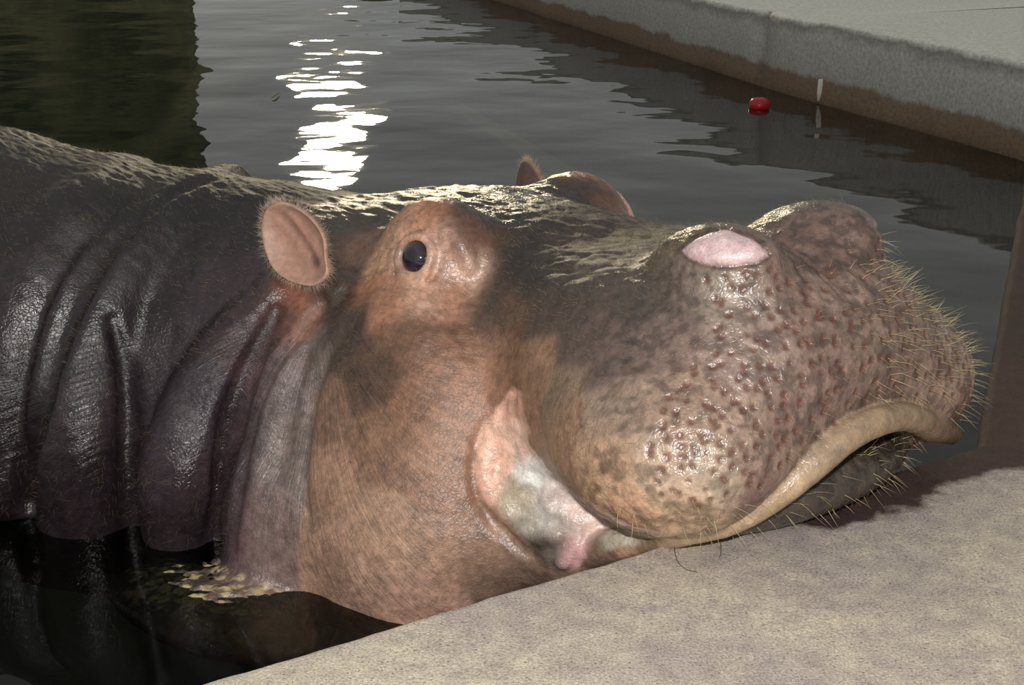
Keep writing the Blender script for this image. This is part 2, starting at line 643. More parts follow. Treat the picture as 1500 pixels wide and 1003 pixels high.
# --- shoulder just under the water
ell(G(305, 856, WAT + 0.001) - np.array([0, 0, 0.045]), (0.20, 0.090, 0.045), 0.03, axes=mat_from([np.array([0.83, -0.55, 0]), np.array([0.55, 0.83, 0]), np.array([0, 0, 1.0])]))
# --- neck rolls
roll([(130, 290), (70, 360), (20, 450), (-10, 560), (-20, 700)], 0.050, [0.07, 0.085, 0.095, 0.10, 0.10, 0.10], 0.03, pre=[P(190, 280, 2.70)])
roll([(270, 285), (205, 350), (150, 430), (122, 530), (114, 640), (118, 760)], [0.045, 0.036, 0.030, .020, .006, .022], [0.06, 0.06, 0.072, 0.080, 0.082, 0.082, 0.082], 0.016, pre=[P(330, 286, 2.62)])
roll([(395, 425), (335, 510), (290, 600), (266, 690), (258, 775)], [.026, .022, .008, -.012, .012], [0.04, 0.056, 0.062, 0.064, 0.060], 0.012)
roll([(455, 455), (420, 530), (398, 620), (388, 710), (388, 770)], [.026, .026, .026, .03, .04], [0.025, 0.045, 0.055, 0.062, 0.070], 0.014)
ell(P(415, 790, 1.975), (0.10, 0.085, 0.13), 0.06)
# --- creases between the rolls
roll([(300, 258), (240, 282), (170, 335), (112, 420), (72, 520), (48, 620), (42, 740)], 0.002, [.012, .020, .026, .027, .025, .022, .018], 0.02, op='s')
roll([(165, 470), (185, 560), (190, 680), (195, 790)], 0.0, [.004, .012, .016, .015], 0.02, op='s')
roll([(405, 455), (355, 555), (328, 650), (318, 790)], 0.0, [.005, .012, .015, .014], 0.02, op='s')
roll([(478, 440), (425, 500), (380, 580), (362, 650), (350, 720), (340, 800)], -0.002, [.007, .008, .008, .007, .006, .004], 0.02, op='s')
roll([(520, 470), (480, 520), (455, 590), (442, 680), (446, 760)], -0.002, [.003, .005, .006, .005, .002], 0.03, op='s')
# --- edge of the jowl at the mouth, fold behind the muzzle
roll([(752, 572), (722, 606), (700, 660), (698, 715), (722, 762), (775, 815)], -0.001, [.002, .004, .005, .005, .005, .004], 0.014, op='s')
# --- folds of the mouth lining
roll([(770, 700), (745, 735), (765, 775), (805, 785), (850, 770)], 0.004, [.004, .010, .013, .013, .006], 0.01)
roll([(815, 705), (800, 735), (830, 755), (870, 765)], 0.004, [.005, .010, .011, .006], 0.01)
roll([(850, 780), (845, 800), (825, 822)], 0.003, [.006, .011, .012], 0.008)
roll([(730, 600), (715, 650), (712, 710), (735, 755)], 0.008, [.006, .012, .013, .008], 0.012)
# --- ear stalks
for sgn in (-1, 1):
    q = to_local(raycast([(492, 428), (478, 400), (470, 372)]))
    tube([H(a, sgn * abs(b2) , c) + (HL * sgn * off) for (a, b2, c), off in zip(q, (-0.004, 0.006, 0.012))], [.016, .017, .010], 0.02, n=3)
    if sgn == -1:
        EARQ = q
# --- lower lip
LIP = [P(850, 812, 1.74), P(905, 798, 1.665), P(955, 792, 1.615)] + [H(f, -l, u) for f, l, u in ((.530, .225, -.318), (.574, .188, -.305), (.612, .15, -.274), (.632, .105, -.245), (.642, .055, -.224))] + \
      [H(f, l, u) for f, l, u in ((.645, 0, -.219), (.642, .055, -.226), (.632, .105, -.245), (.612, .16, -.272), (.59, .22, -.295), (.565, .275, -.318))]
LIPR = [0.024, 0.022, 0.017, 0.0145, 0.0160, 0.0185, 0.021, 0.020, 0.019, 0.018, 0.018, 0.018, 0.017, 0.014]
tube(LIP, LIPR, 0.006)
# --- notch in the drooping upper lip
roll([(986, 738), (987, 764), (987, 776)], -0.003, [.001, .007, .011], 0.012, op='s')
# --- nostrils: a closed flap in a shallow rim
NOS = [(998, 366), (1018, 349), (1042, 338), (1066, 336), (1092, 346), (1114, 358), (1126, 373), (1108, 384), (1066, 389), (1032, 386), (1010, 377), (998, 366)]
nos3 = raycast(NOS)
for sgn in (1, -1):
    pts = nos3 if sgn == 1 else np.array([H(a, -b2, c) for a, b2, c in to_local(nos3)])
    tube(pts[5:], [.001, .0025, .003, .003, .003, .002, .001], 0.006, op='s', n=3)
# --- groove down the front of the muzzle
roll([(1150, 352), (1200, 382), (1238, 430)], -0.003, [.001, .004, .001], 0.03, op='s')
# --- eyes: socket, lids
eye_s = raycast([(607, 376)])
eye_n = grad(eye_s.astype(np.float32), 0.008)[0].astype(float)
eye_s = eye_s[0]
EYE_R = 0.030
eyes = []
for sgn in (1, -1):
    if sgn == 1:
        c0, n0 = eye_s, eye_n
    else:
        a = to_local(eye_s)
        c0 = H(a[0], -a[1], a[2])
        nl = HM @ eye_n
        n0 = HF * nl[0] - HL * nl[1] + HU * nl[2]
    t1 = np.cross(n0, HU)
    t1 /= np.linalg.norm(t1)
    t2 = np.cross(t1, n0)
    cb = c0 - n0 * 0.0175
    eyes.append((cb, n0, t1, t2))
    ang = np.linspace(0, 2 * math.pi, 13)
    def ring(r, off, ra, asp=1.0):
        return [cb + n0 * off + (t1 * math.cos(t) * r + t2 * math.sin(t) * r * asp) for t in ang], ra
    ell(cb, (EYE_R + 0.001,) * 3, 0.004, op='s')
    p_, r_ = ring(0.0302, 0.0160, [0.0078] * 13)
    tube(p_, r_, 0.004, n=2)
    p_, r_ = ring(0.0435, 0.0125, [0.0030] * 13)
    tube(p_, r_, 0.006, op='s', n=2)
# pouch in front of the eye
roll([(655, 340), (678, 362), (688, 392)], 0.003, [.008, .012, .008], 0.012)
#END_PRIMS


def grid_surface(lo, hi, h, B=4):
    lo, hi = np.array(lo), np.array(hi)
    nb = np.ceil((hi - lo) / (h * B)).astype(int)
    n = nb * B + 1
    D = np.full(n, 1.0, np.float32)
    bi = np.stack(np.meshgrid(*[np.arange(k) for k in nb], indexing='ij'), -1).reshape(-1, 3)
    cen = lo + (bi + 0.5) * h * B
    dc = np.concatenate([sdf(c) for c in np.array_split(cen, max(1, len(cen) // 200000))])
    # fill far blocks by sign, evaluate near blocks
    rad = h * B * 0.87 * 1.25 + 0.008
    near = np.abs(dc) < rad
    sgn = np.sign(dc).reshape(nb)
    big = np.repeat(np.repeat(np.repeat(sgn, B, 0), B, 1), B, 2)
    D[:-1, :-1, :-1] = big
    loc = np.stack(np.meshgrid(*[np.arange(B + 1)] * 3, indexing='ij'), -1).reshape(-1, 3)
    idx = (bi[near][:, None, :] * B + loc[None]).reshape(-1, 3)
    flat = np.unique(np.ravel_multi_index(idx.T, n))
    ijk = np.stack(np.unravel_index(flat, n), 1)
    val = np.concatenate([sdf(lo + c * h) for c in np.array_split(ijk, max(1, len(ijk) // 250000))])
    D.ravel()[flat] = val
    # surface nets
    S = D < 0
    c000 = S[:-1, :-1, :-1]
    allin = c000.copy()
    anyin = c000.copy()
    for dx in (0, 1):
        for dy in (0, 1):
            for dz in (0, 1):
                s = S[dx:n[0] - 1 + dx, dy:n[1] - 1 + dy, dz:n[2] - 1 + dz]
                allin &= s
                anyin |= s
    act = anyin & ~allin
    ci = np.argwhere(act)
    vid = np.full(act.shape, -1, np.int64)
    vid[tuple(ci.T)] = np.arange(len(ci))
    V = lo + (ci + 0.5) * h
    quads = []
    for ax in range(3):
        a1, a2 = [(1, 2), (2, 0), (0, 1)][ax]
        sl0 = [slice(1, -1)] * 3
        sl1 = [slice(1, -1)] * 3
        sl0[ax] = slice(0, n[ax] - 1)
        sl1[ax] = slice(1, n[ax])
        e0, e1 = S[tuple(sl0)], S[tuple(sl1)]
        cr = np.argwhere(e0 != e1)
        off = np.array([1, 1, 1])
        off[ax] = 0
        g = cr + off
        flip = e0[tuple(cr.T)]
        o1 = np.zeros(3, int)
        o1[a1] = 1
        o2 = np.zeros(3, int)
        o2[a2] = 1
        q = np.stack([vid[tuple((g - o1 - o2).T)], vid[tuple((g - o2).T)], vid[tuple(g.T)], vid[tuple((g - o1).T)]], 1)
        q[~flip] = q[~flip][:, ::-1]
        quads.append(q)
    Q = np.concatenate(quads)
    Q = Q[(Q >= 0).all(1)]
    return V, Q


def relax(V, Q, w=0.5):
    acc = np.zeros_like(V)
    cnt = np.zeros(len(V))
    for i in range(4):
        a, b2 = Q[:, i], Q[:, (i + 1) % 4]
        for x, y in ((a, b2), (b2, a)):
            for c in range(3):
                acc[:, c] += np.bincount(x, V[y, c], len(V))
            cnt += np.bincount(x, minlength=len(V))
    return V * (1 - w) + w * acc / np.maximum(cnt, 1)[:, None]


def project(V, it=2):
    for _ in range(it):
        out_v = []
        for c in np.array_split(V, max(1, len(V) // 200000)):
            d = sdf(c)
            out_v.append(c - grad(c) * np.clip(d, -0.01, 0.01)[:, None])
        V = np.concatenate(out_v)
    return V


def subdivide(V, Q):
    e = np.concatenate([Q[:, [i, (i + 1) % 4]] for i in range(4)])
    es = np.sort(e, 1)
    key = es[:, 0] * len(V) + es[:, 1]
    uk, inv = np.unique(key, return_inverse=True)
    ev = np.stack([uk // len(V), uk % len(V)], 1)
    EV = (V[ev[:, 0]] + V[ev[:, 1]]) * 0.5
    FV = V[Q].mean(1)
    nq = len(Q)
    ei = inv.reshape(4, nq).T + len(V)
    fi = np.arange(nq) + len(V) + len(EV)
    NQ = np.concatenate([np.stack([Q[:, i], ei[:, i], fi, ei[:, (i + 3) % 4]], 1) for i in range(4)])
    return np.concatenate([V, EV, FV]), NQ


hippo = bpy.data.objects.new('hippopotamus', None)
hippo.location = (0, 0, 0)
COL.objects.link(hippo)
tag(hippo, 'brown hippopotamus in the pool resting its chin on the concrete deck', 'hippopotamus')

V, Q = grid_surface((-1.56, 1.42, -0.31), (0.72, 3.14, 0.50), 0.0062)
V = project(relax(V, Q), 2)
V, Q = subdivide(V, Q)
V = project(V, 1)
fn = np.cross(V[Q[:, 2]] - V[Q[:, 0]], V[Q[:, 3]] - V[Q[:, 1]])
N0 = np.zeros_like(V)
for c in range(3):
    for k in range(4):
        N0[:, c] += np.bincount(Q[:, k], fn[:, c], len(V))
N0 /= np.linalg.norm(N0, axis=1, keepdims=True) + 1e-12
if np.median((N0[:400] * grad(V[:400].astype(np.float32))).sum(1)) < 0:
    N0 = -N0
    Q = Q[:, ::-1]
print('body verts', len(V), 'quads', len(Q))
LV = to_local(V)
LM = LV.copy()
LM[:, 1] = -np.abs(LM[:, 1])                    # mirrored head coordinates
headside = LV[:, 1] > 0
VM = np.where(headside[:, None], HO + LM @ HM, V)      # far-side points folded onto the near side


def vnoise(p, s, seed=0):
    """trilinear value noise, -1..1"""
    q = p * s + 1000.0
    i = np.floor(q).astype(np.int64)
    f = q - i
    f = f * f * (3 - 2 * f)
    r = 0
    for dx in (0, 1):
        for dy in (0, 1):
            for dz in (0, 1):
                h = (i[:, 0] + dx) * 73856093 ^ (i[:, 1] + dy) * 19349663 ^ (i[:, 2] + dz) * 83492791 ^ (seed * 2654435)
                h = (h ^ (h >> 13)) * 1274126177 & 0x7fffffff
                v = (h % 100003) / 50001.5 - 1.0
                w = (f[:, 0] if dx else 1 - f[:, 0]) * (f[:, 1] if dy else 1 - f[:, 1]) * (f[:, 2] if dz else 1 - f[:, 2])
                r = r + v * w
    return r


def sstep(a, b2, x):
    t = np.clip((x - a) / (b2 - a), 0, 1)
    return t * t * (3 - 2 * t)


def near_dist(pts, P3, cut=0.08):
    """distance of each vertex to a point set, capped"""
    out_d = np.full(len(pts), cut)
    lo, hi = P3.min(0) - cut, P3.max(0) + cut
    m = np.flatnonzero(((pts > lo) & (pts < hi)).all(1))
    for c in np.array_split(m, max(1, len(m) * len(P3) // 8000000)):
        if len(c):
            d2 = ((pts[c] ** 2).sum(1)[:, None] + (P3 ** 2).sum(1)[None] - 2 * pts[c] @ P3.T)
            out_d[c] = np.minimum(cut, np.sqrt(np.maximum(d2.min(1), 0)))
    return out_d


def inside(poly, x, y):
    r = False
    for (x0, y0), (x1, y1) in zip(poly, poly[1:] + poly[:1]):
        if (y0 > y) != (y1 > y) and x < (x1 - x0) * (y - y0) / (y1 - y0) + x0:
            r = not r
    return r


def to_px(p):
    q = p - CAM
    D = q[:, 1] * cp - q[:, 2] * sp
    return 750 + FPX * q[:, 0] / D, 501.5 + FPX * (-(q[:, 1] * sp + q[:, 2] * cp)) / D


def outline_sd(pts, poly):
    """signed distance (in outline units, + inside) of points to a closed outline laid on the near side"""
    x, y = to_px(pts)
    best = np.full(len(x), 1e9)
    ins = np.zeros(len(x), bool)
    for (x0, y0), (x1, y1) in zip(poly, poly[1:] + poly[:1]):
        ex, ey = x1 - x0, y1 - y0
        t = np.clip(((x - x0) * ex + (y - y0) * ey) / (ex * ex + ey * ey + 1e-9), 0, 1)
        best = np.minimum(best, np.hypot(x - x0 - t * ex, y - y0 - t * ey))
        if y0 != y1:
            ins ^= ((y0 > y) != (y1 > y)) & (x < (x1 - x0) * (y - y0) / (y1 - y0) + x0)
    return np.where(ins, best, -best)


def region(poly, step=7):
    xs = [q[0] for q in poly]
    ys = [q[1] for q in poly]
    g = [(x, y) for x in np.arange(min(xs), max(xs), step) for y in np.arange(min(ys), max(ys), step) if inside(poly, x, y)]
    return raycast(g)


#PAINT
# ---- pigment: skin colours, plus chin shade and backlit red of the far eye, at places on the near side, mirrored to the far side
SKIN = [
 (20, 260, 62, 50, 46), (60, 300, 58, 46, 48), (60, 450, 70, 56, 58), (20, 600, 64, 54, 58), (150, 350, 50, 40, 42), (230, 310, 46, 38, 38), (300, 300, 48, 40, 40), (350, 330, 54, 44, 44),
 (130, 480, 66, 56, 62), (130, 620, 78, 65, 69), (130, 700, 68, 56, 60), (230, 420, 58, 47, 51), (240, 560, 72, 61, 68), (240, 700, 80, 65, 72), (310, 450, 74, 60, 66), (290, 600, 80, 68, 76), (280, 740, 70, 58, 62),
 (350, 420, 74, 56, 60), (370, 480, 88, 66, 70), (200, 262, 66, 56, 48), (425, 438, 158, 84, 58), (440, 465, 170, 108, 88), (412, 470, 104, 66, 62), (385, 430, 60, 46, 48), (395, 455, 78, 54, 56), (478, 430, 96, 70, 60), (490, 335, 76, 60, 54), (492, 400, 70, 54, 50), (502, 440, 62, 48, 44), (515, 472, 70, 54, 48), (520, 320, 66, 52, 46), (735, 325, 40, 32, 30), (738, 395, 46, 37, 34), (722, 425, 76, 58, 50), (575, 292, 62, 50, 44), (690, 298, 56, 46, 42), (395, 540, 112, 84, 86), (370, 640, 106, 88, 90), (335, 720, 92, 74, 76),
 (410, 570, 128, 106, 106), (415, 680, 138, 114, 110), (385, 760, 134, 104, 100), (455, 520, 120, 96, 92), (430, 640, 132, 108, 104),
 (480, 600, 150, 108, 86), (480, 700, 174, 126, 102), (480, 800, 182, 135, 113), (540, 860, 190, 142, 122), (560, 780, 182, 135, 110), (560, 650, 150, 104, 78), (540, 550, 98, 68, 54), (505, 500, 88, 66, 58), (620, 600, 152, 100, 74),
 (650, 700, 162, 112, 86), (640, 800, 174, 128, 106), (700, 800, 160, 118, 98), (700, 560, 160, 108, 82), (660, 520, 140, 92, 68), (600, 500, 120, 80, 60), (620, 880, 188, 138, 120), (740, 840, 140, 108, 92), (675, 640, 166, 115, 90),
 (600, 325, 206, 142, 112), (560, 380, 214, 154, 122), (540, 420, 180, 114, 82), (650, 350, 226, 172, 152), (690, 390, 220, 170, 150), (620, 430, 214, 158, 132), (640, 306, 190, 116, 78), (700, 335, 150, 86, 54), (520, 370, 124, 86, 66),
 (490, 370, 74, 58, 52), (730, 360, 46, 36, 33), (570, 440, 176, 114, 84), (660, 432, 168, 112, 86), (606, 376, 190, 146, 132),
 (500, 300, 56, 46, 42), (550, 290, 62, 50, 42), (700, 300, 56, 46, 42), (850, 310, 56, 44, 42), (880, 285, 58, 45, 43), (825, 300, 54, 43, 40), (916, 305, 120, 58, 42), (870, 268, 58, 45, 43), (900, 285, 60, 45, 42), (850, 280, 56, 44, 42), (895, 318, 64, 46, 42), (780, 400, 56, 45, 41), (800, 450, 76, 59, 53), (745, 470, 104, 74, 60), (860, 400, 74, 60, 54), (900, 380, 78, 62, 54), (950, 350, 90, 76, 58),
 (850, 500, 82, 64, 57), (780, 540, 148, 106, 82), (740, 520, 146, 100, 76), (820, 580, 134, 106, 86), (820, 640, 150, 112, 86), (880, 680, 160, 125, 98), (900, 600, 132, 108, 92), (900, 520, 92, 73, 67), (960, 500, 108, 86, 78), (960, 440, 76, 62, 56),
 (1000, 420, 106, 88, 80), (1060, 405, 136, 120, 106), (1100, 430, 138, 118, 108), (1150, 400, 118, 92, 80), (1200, 350, 100, 76, 68), (1240, 320, 112, 88, 80), (1280, 380, 104, 78, 72), (1200, 450, 130, 104, 92), (1100, 520, 132, 108, 98),
 (1000, 600, 142, 114, 98), (980, 700, 166, 138, 118), (1050, 700, 160, 136, 118), (1100, 640, 144, 116, 102), (1200, 560, 132, 106, 94), (1280, 500, 118, 93, 82), (1340, 520, 114, 86, 80), (1380, 560, 116, 86, 79), (1320, 570, 114, 88, 80),
 (1000, 752, 166, 134, 106), (920, 740, 166, 126, 98), (1150, 670, 150, 124, 106), (1200, 610, 140, 112, 100), (1300, 430, 112, 85, 76), (1405, 590, 118, 87, 80), (1300, 665, 66, 56, 50), (1230, 700, 70, 59, 51), (1100, 350, 96, 76, 66), (1000, 345, 92, 78, 60),
]
sk = np.array(SKIN, float)
P_sk = raycast(sk[:, :2])
lf_ = to_local(P_sk)
lf_[:, 1] = np.where(lf_[:, 1] > 0, -lf_[:, 1], lf_[:, 1])
P_sk = HO + lf_ @ HM
C_sk = np.array([srgb(*c) for c in sk[:, 2:]])
SIG = 0.020
num = np.zeros((len(V), 3))
den = np.zeros(len(V))
for c in np.array_split(np.arange(len(V)), max(1, len(V) // 60000)):
    d2 = ((VM[c] ** 2).sum(1)[:, None] + (P_sk ** 2).sum(1)[None] - 2 * VM[c] @ P_sk.T)
    d2 = d2 - d2.min(1, keepdims=True)
    w = np.exp(-d2 / (2 * SIG * SIG))
    num[c] = w @ C_sk
    den[c] = w.sum(1)
COLR = num / den[:, None]
neck = np.maximum(sstep(0.10, 0.30, -(LV[:, 0] + 0.12)), 0.85 * sstep(0.36, 0.43, -V[:, 0]))
COLR *= (1 - 0.62 * neck)[:, None] * (1 + neck[:, None] * np.array([0.22, -0.04, 0.14]))
COLR = (COLR * 0.86 + COLR.mean(1, keepdims=True) * 0.14) * (np.array([0.90, 0.97, 0.93]) + sstep(0.28, 0.42, LM[:, 0])[:, None] * np.array([0.04, 0.0, 0.02]))
mot = 0.12 * vnoise(V, 16, 41) + 0.18 * vnoise(V, 48, 42) + 0.20 * vnoise(V, 130, 43) + 0.12 * vnoise(V, 260, 44)
COLR *= np.clip(1 + mot, 0.4, 1.6)[:, None]
# sunlight caustics painted in ochre on the shoulder under the water
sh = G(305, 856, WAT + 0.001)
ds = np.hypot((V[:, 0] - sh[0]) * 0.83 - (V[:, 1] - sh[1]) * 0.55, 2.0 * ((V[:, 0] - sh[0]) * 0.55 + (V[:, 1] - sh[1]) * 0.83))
caustic_zone = (1 - sstep(0.10, 0.20, ds)) * (V[:, 2] < WAT + 0.02) * sstep(0.55, 0.85, N0[:, 2])
caustic = caustic_zone.copy()
caustic *= 0.10 + 0.90 * sstep(-0.05, 0.45, vnoise(V * np.array([1, 2.6, 1]), 62, 51) + 0.6 * vnoise(V * np.array([1, 2, 1]), 150, 52))
COLR = COLR * (1 - caustic[:, None]) + srgb(178, 160, 122) * caustic[:, None]

MOUTH = [(752, 566), (766, 572), (768, 602), (776, 652), (812, 698), (870, 744), (925, 768), (985, 785), (930, 800), (865, 812), (845, 832), (815, 838), (795, 822), (765, 792), (735, 765), (702, 725), (694, 690), (700, 640), (722, 600)]
MCOL = [(745, 590, 205, 158, 138), (735, 620, 230, 186, 164), (720, 660, 232, 186, 162), (705, 720, 222, 176, 152), (765, 650, 226, 192, 174), (785, 690, 236, 232, 224), (815, 720, 228, 208, 200), (800, 755, 196, 188, 178), (840, 770, 196, 178, 168),
        (842, 808, 220, 172, 170), (770, 770, 160, 150, 136), (755, 735, 186, 172, 150), (790, 800, 84, 70, 60), (815, 800, 110, 100, 92), (860, 760, 230, 196, 184), (900, 785, 190, 178, 160), (950, 790, 176, 160, 140), (720, 760, 170, 128, 106), (870, 805, 128, 108, 90), (750, 790, 150, 112, 92)]
mp3 = region(MOUTH, 9)
dm = near_dist(VM, mp3, 0.03)
mm = np.zeros(len(V))
ii = np.flatnonzero(dm < 0.028)
mm[ii] = sstep(-3.0, 5.0, outline_sd(VM[ii], MOUTH) + 4 * vnoise(V[ii], 90, 71))
mc = np.array(MCOL, float)
P_mc = raycast(mc[:, :2])
C_mc = np.array([srgb(*c) for c in mc[:, 2:]])
ii = np.flatnonzero(mm > 0)
d2 = ((VM[ii][:, None] - P_mc[None]) ** 2).sum(2)
w = np.exp(-d2 / (2 * 0.013 ** 2)) + 1e-9
cm = (w @ C_mc) / w.sum(1, keepdims=True)
COLR[ii] = COLR[ii] * (1 - mm[ii, None]) + cm * mm[ii, None]

# lower lip
lp, lr = spline(LIP, LIPR, 8)
dl = near_dist(V, lp, 0.04)
ml = (1 - sstep(0.019, 0.025, dl)) * sstep(0.42, 0.50, LV[:, 0])
lipc = srgb(182, 160, 130)
along = np.clip((LV[:, 1] + 0.25) / 0.5, 0, 1)[:, None]
lipcol = (srgb(178, 154, 126) * (1 - along) + srgb(126, 102, 80) * along) * np.clip(1 + 0.25 * vnoise(V, 50, 61) + 0.15 * vnoise(V, 150, 62), .5, 1.4)[:, None]
under = sstep(-0.004, 0.012, V[:, 2] - (LED + 0.012))[:, None]
COLR = COLR * (1 - ml[:, None]) + lipcol * ml[:, None]

# nostril flaps
np3 = region(NOS[:-1], 6)
dn = near_dist(VM, np3, 0.04)
ii = np.flatnonzero(dn < 0.035)
sdn = np.full(len(V), -99.0)
sdn[ii] = outline_sd(VM[ii], NOS[:-1])
mn = sstep(-1.5, 2.0, sdn) * np.where(headside, 0.12, 1.0)
tn = np.clip(vnoise(V, 60, 5) * 0.5 + 0.5, 0, 1)[:, None]
COLR = COLR * (1 - mn[:, None]) + (srgb(210, 178, 180) * (1 - 0.35 * tn) + srgb(205, 190, 182) * 0.35 * tn) * mn[:, None]
rim = np.exp(-((sdn + 4.0) / 3.0) ** 2)[:, None] * np.where(headside, 0.1, 0.6)[:, None]
COLR = COLR * (1 - rim) + srgb(70, 48, 42) * rim

# bristle pits on the muzzle
PITZ = [(1030, 405), (1180, 385), (1290, 440), (1370, 520), (1400, 580), (1330, 590), (1240, 600), (1190, 650), (1100, 725), (1010, 750), (950, 735), (945, 650), (985, 570), (1030, 520), (1040, 450)]
pit_px = []
y = 390
row = 0
while y < 760:
    x = 930 + (row % 2) * 13
    while x < 1420:
        q = (x + random.uniform(-10, 10), y + random.uniform(-9, 9))
        if inside(PITZ, *q):
            pit_px.append(q)
        x += 24
    y += 20
    row += 1
pit3 = raycast(pit_px)
dp = near_dist(VM, pit3, 0.02)
rad_var = 0.0052 + 0.0016 * vnoise(V, 45, 9) + 0.0012 * vnoise(V, 220, 19)
pit = 1 - sstep(rad_var * 0.5, rad_var * 1.35, dp)
rimp = np.exp(-((dp - 0.0068) / 0.002) ** 2)
mz = sstep(0.30, 0.40, LM[:, 0]) * (1 - ml) * (1 - mn) * (1 - mm)
blot = sstep(-0.05, 0.5, vnoise(V, 75, 21) + 0.6 * vnoise(V, 170, 22)) * sstep(0.36, 0.50, LM[:, 0])
COLR = COLR * (1 + 0.22 * mz * (1 - blot) - 0.30 * mz * blot)[:, None]
COLR = COLR * (1 - 0.74 * pit[:, None]) + srgb(92, 52, 42) * 0.74 * pit[:, None]

# shade painted dark into the neck creases
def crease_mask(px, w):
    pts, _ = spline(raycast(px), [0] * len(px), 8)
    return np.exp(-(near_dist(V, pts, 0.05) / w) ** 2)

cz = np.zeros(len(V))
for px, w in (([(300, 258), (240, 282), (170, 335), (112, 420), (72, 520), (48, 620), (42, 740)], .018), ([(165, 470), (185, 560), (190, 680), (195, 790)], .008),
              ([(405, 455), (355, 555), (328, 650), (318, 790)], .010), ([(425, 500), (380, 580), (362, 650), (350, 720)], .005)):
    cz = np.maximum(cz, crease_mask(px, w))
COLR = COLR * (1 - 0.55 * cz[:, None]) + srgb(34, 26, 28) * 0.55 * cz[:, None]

# ---- relief
LUMP = vnoise(V, 22, 1) * 0.0012 + vnoise(V, 55, 2) * 0.0007 + vnoise(V, 130, 3) * 0.0004
DISP = LUMP * (1 - 0.5 * ml) * (1 - 0.5 * mz) - 0.0018 * pit + 0.0005 * rimp + mz * (0.0004 * vnoise(V, 90, 31) + 0.0004 * vnoise(V, 190, 32))
DISP += mm * (vnoise(V, 70, 7) * 0.0022) + 0.0025 * sstep(0, 16, sdn) * mn - 0.002 * np.exp(-((sdn + 2.0) / 2.5) ** 2)
DISP += caustic_zone * (0.0045 * vnoise(V * np.array([1, 2.4, 1]), 45, 81) + 0.0030 * vnoise(V * np.array([1, 2, 1]), 110, 82))
# dry bristly crest: streaks running along the head
top = sstep(0.45, 0.85, N0[:, 2]) * (1 - mn) * (1 - ml)
stretch = np.column_stack([LV[:, 0] * 0.28, LV[:, 1], LV[:, 2] * 0.6])
DISP += top * (0.0020 * vnoise(stretch, 70, 11) + 0.0016 * vnoise(stretch, 170, 12))
VD = V + N0 * DISP[:, None]

# ---- wetness: gloss where the pool water clings
ROU = [(60, 300, .6), (60, 500, .27), (150, 350, .6), (130, 620, .22), (250, 300, .6), (240, 560, .22), (240, 720, .18), (320, 480, .20), (290, 650, .18), (390, 600, .27), (420, 650, .26), (360, 760, .34), (480, 700, .5), (560, 800, .5), (540, 550, .5),
       (640, 640, .48), (690, 780, .38), (610, 420, .40), (660, 370, .30), (780, 420, .5), (860, 350, .6), (900, 500, .46), (850, 640, .45), (1000, 700, .27), (1060, 420, .30), (1100, 560, .33), (1250, 450, .40), (1350, 540, .45), (760, 700, .36), (840, 760, .33), (430, 450, .34)]
ro = np.array(ROU, float)
P_ro = raycast(ro[:, :2])
ROUGH = np.zeros(len(V))
for c in np.array_split(np.arange(len(V)), max(1, len(V) // 60000)):
    d2 = ((VM[c] ** 2).sum(1)[:, None] + (P_ro ** 2).sum(1)[None] - 2 * VM[c] @ P_ro.T)
    d2 = d2 - d2.min(1, keepdims=True)
    w = np.exp(-d2 / (2 * 0.05 ** 2))
    ROUGH[c] = (w @ ro[:, 2]) / w.sum(1)

# ---- direction field for fine wrinkles: angle and radius about a point behind the eye
piv = to_local(raycast([(520, 400)]))[0]
da, du = LM[:, 0] - piv[0], LM[:, 2] - piv[2]
WR = np.stack([np.arctan2(du, da + 1e-6), np.hypot(da, du), LM[:, 1]], 1)
jow = (1 - sstep(0.10, 0.22, LM[:, 0])) * sstep(0.05, 0.16, -LM[:, 2])

# ---- skin material
mh, nt, b, out = new_mat('hippo_skin')
tc = nd(nt, 'ShaderNodeTexCoord')
pig = nd(nt, 'ShaderNodeAttribute', attribute_name='pigment')
rga = nd(nt, 'ShaderNodeAttribute', attribute_name='gloss')
wra = nd(nt, 'ShaderNodeAttribute', attribute_name='wrinkle')
joa = nd(nt, 'ShaderNodeAttribute', attribute_name='folded')
n1 = nd(nt, 'ShaderNodeTexNoise', i_Scale=70.0, i_Detail=7.0, i_Roughness=0.78)
n2 = nd(nt, 'ShaderNodeTexNoise', i_Scale=240.0, i_Detail=3.0, i_Roughness=0.6)
vo = nd(nt, 'ShaderNodeTexVoronoi', i_Scale=150.0, feature='DISTANCE_TO_EDGE')
for n in (n1, n2, vo):
    nt.links.new(tc.outputs['Object'], n.inputs['Vector'])
mpw = nd(nt, 'ShaderNodeMapping')
mpw.inputs['Scale'].default_value = (34.0, 5.0, 5.0)
nt.links.new(wra.outputs['Vector'], mpw.inputs['Vector'])
n3 = nd(nt, 'ShaderNodeTexNoise', i_Scale=1.6, i_Detail=5.0, i_Roughness=0.68, i_Distortion=0.4)
nt.links.new(mpw.outputs[0], n3.inputs['Vector'])
r1 = nd(nt, 'ShaderNodeMapRange')
r1.inputs['From Min'].default_value = 0.3
r1.inputs['From Max'].default_value = 0.7
r1.inputs['To Min'].default_value = 0.62
r1.inputs['To Max'].default_value = 1.36
nt.links.new(n1.outputs['Fac'], r1.inputs['Value'])
r3 = nd(nt, 'ShaderNodeMapRange')
r3.inputs['From Min'].default_value = 0.32
r3.inputs['From Max'].default_value = 0.62
r3.inputs['To Min'].default_value = 0.90
r3.inputs['To Max'].default_value = 1.06
nt.links.new(n3.outputs['Fac'], r3.inputs['Value'])
mj = nd(nt, 'ShaderNodeMix', data_type='FLOAT')
nt.links.new(joa.outputs['Fac'], mj.inputs[0])
mj.inputs[2].default_value = 1.0
nt.links.new(r3.outputs[0], mj.inputs[3])
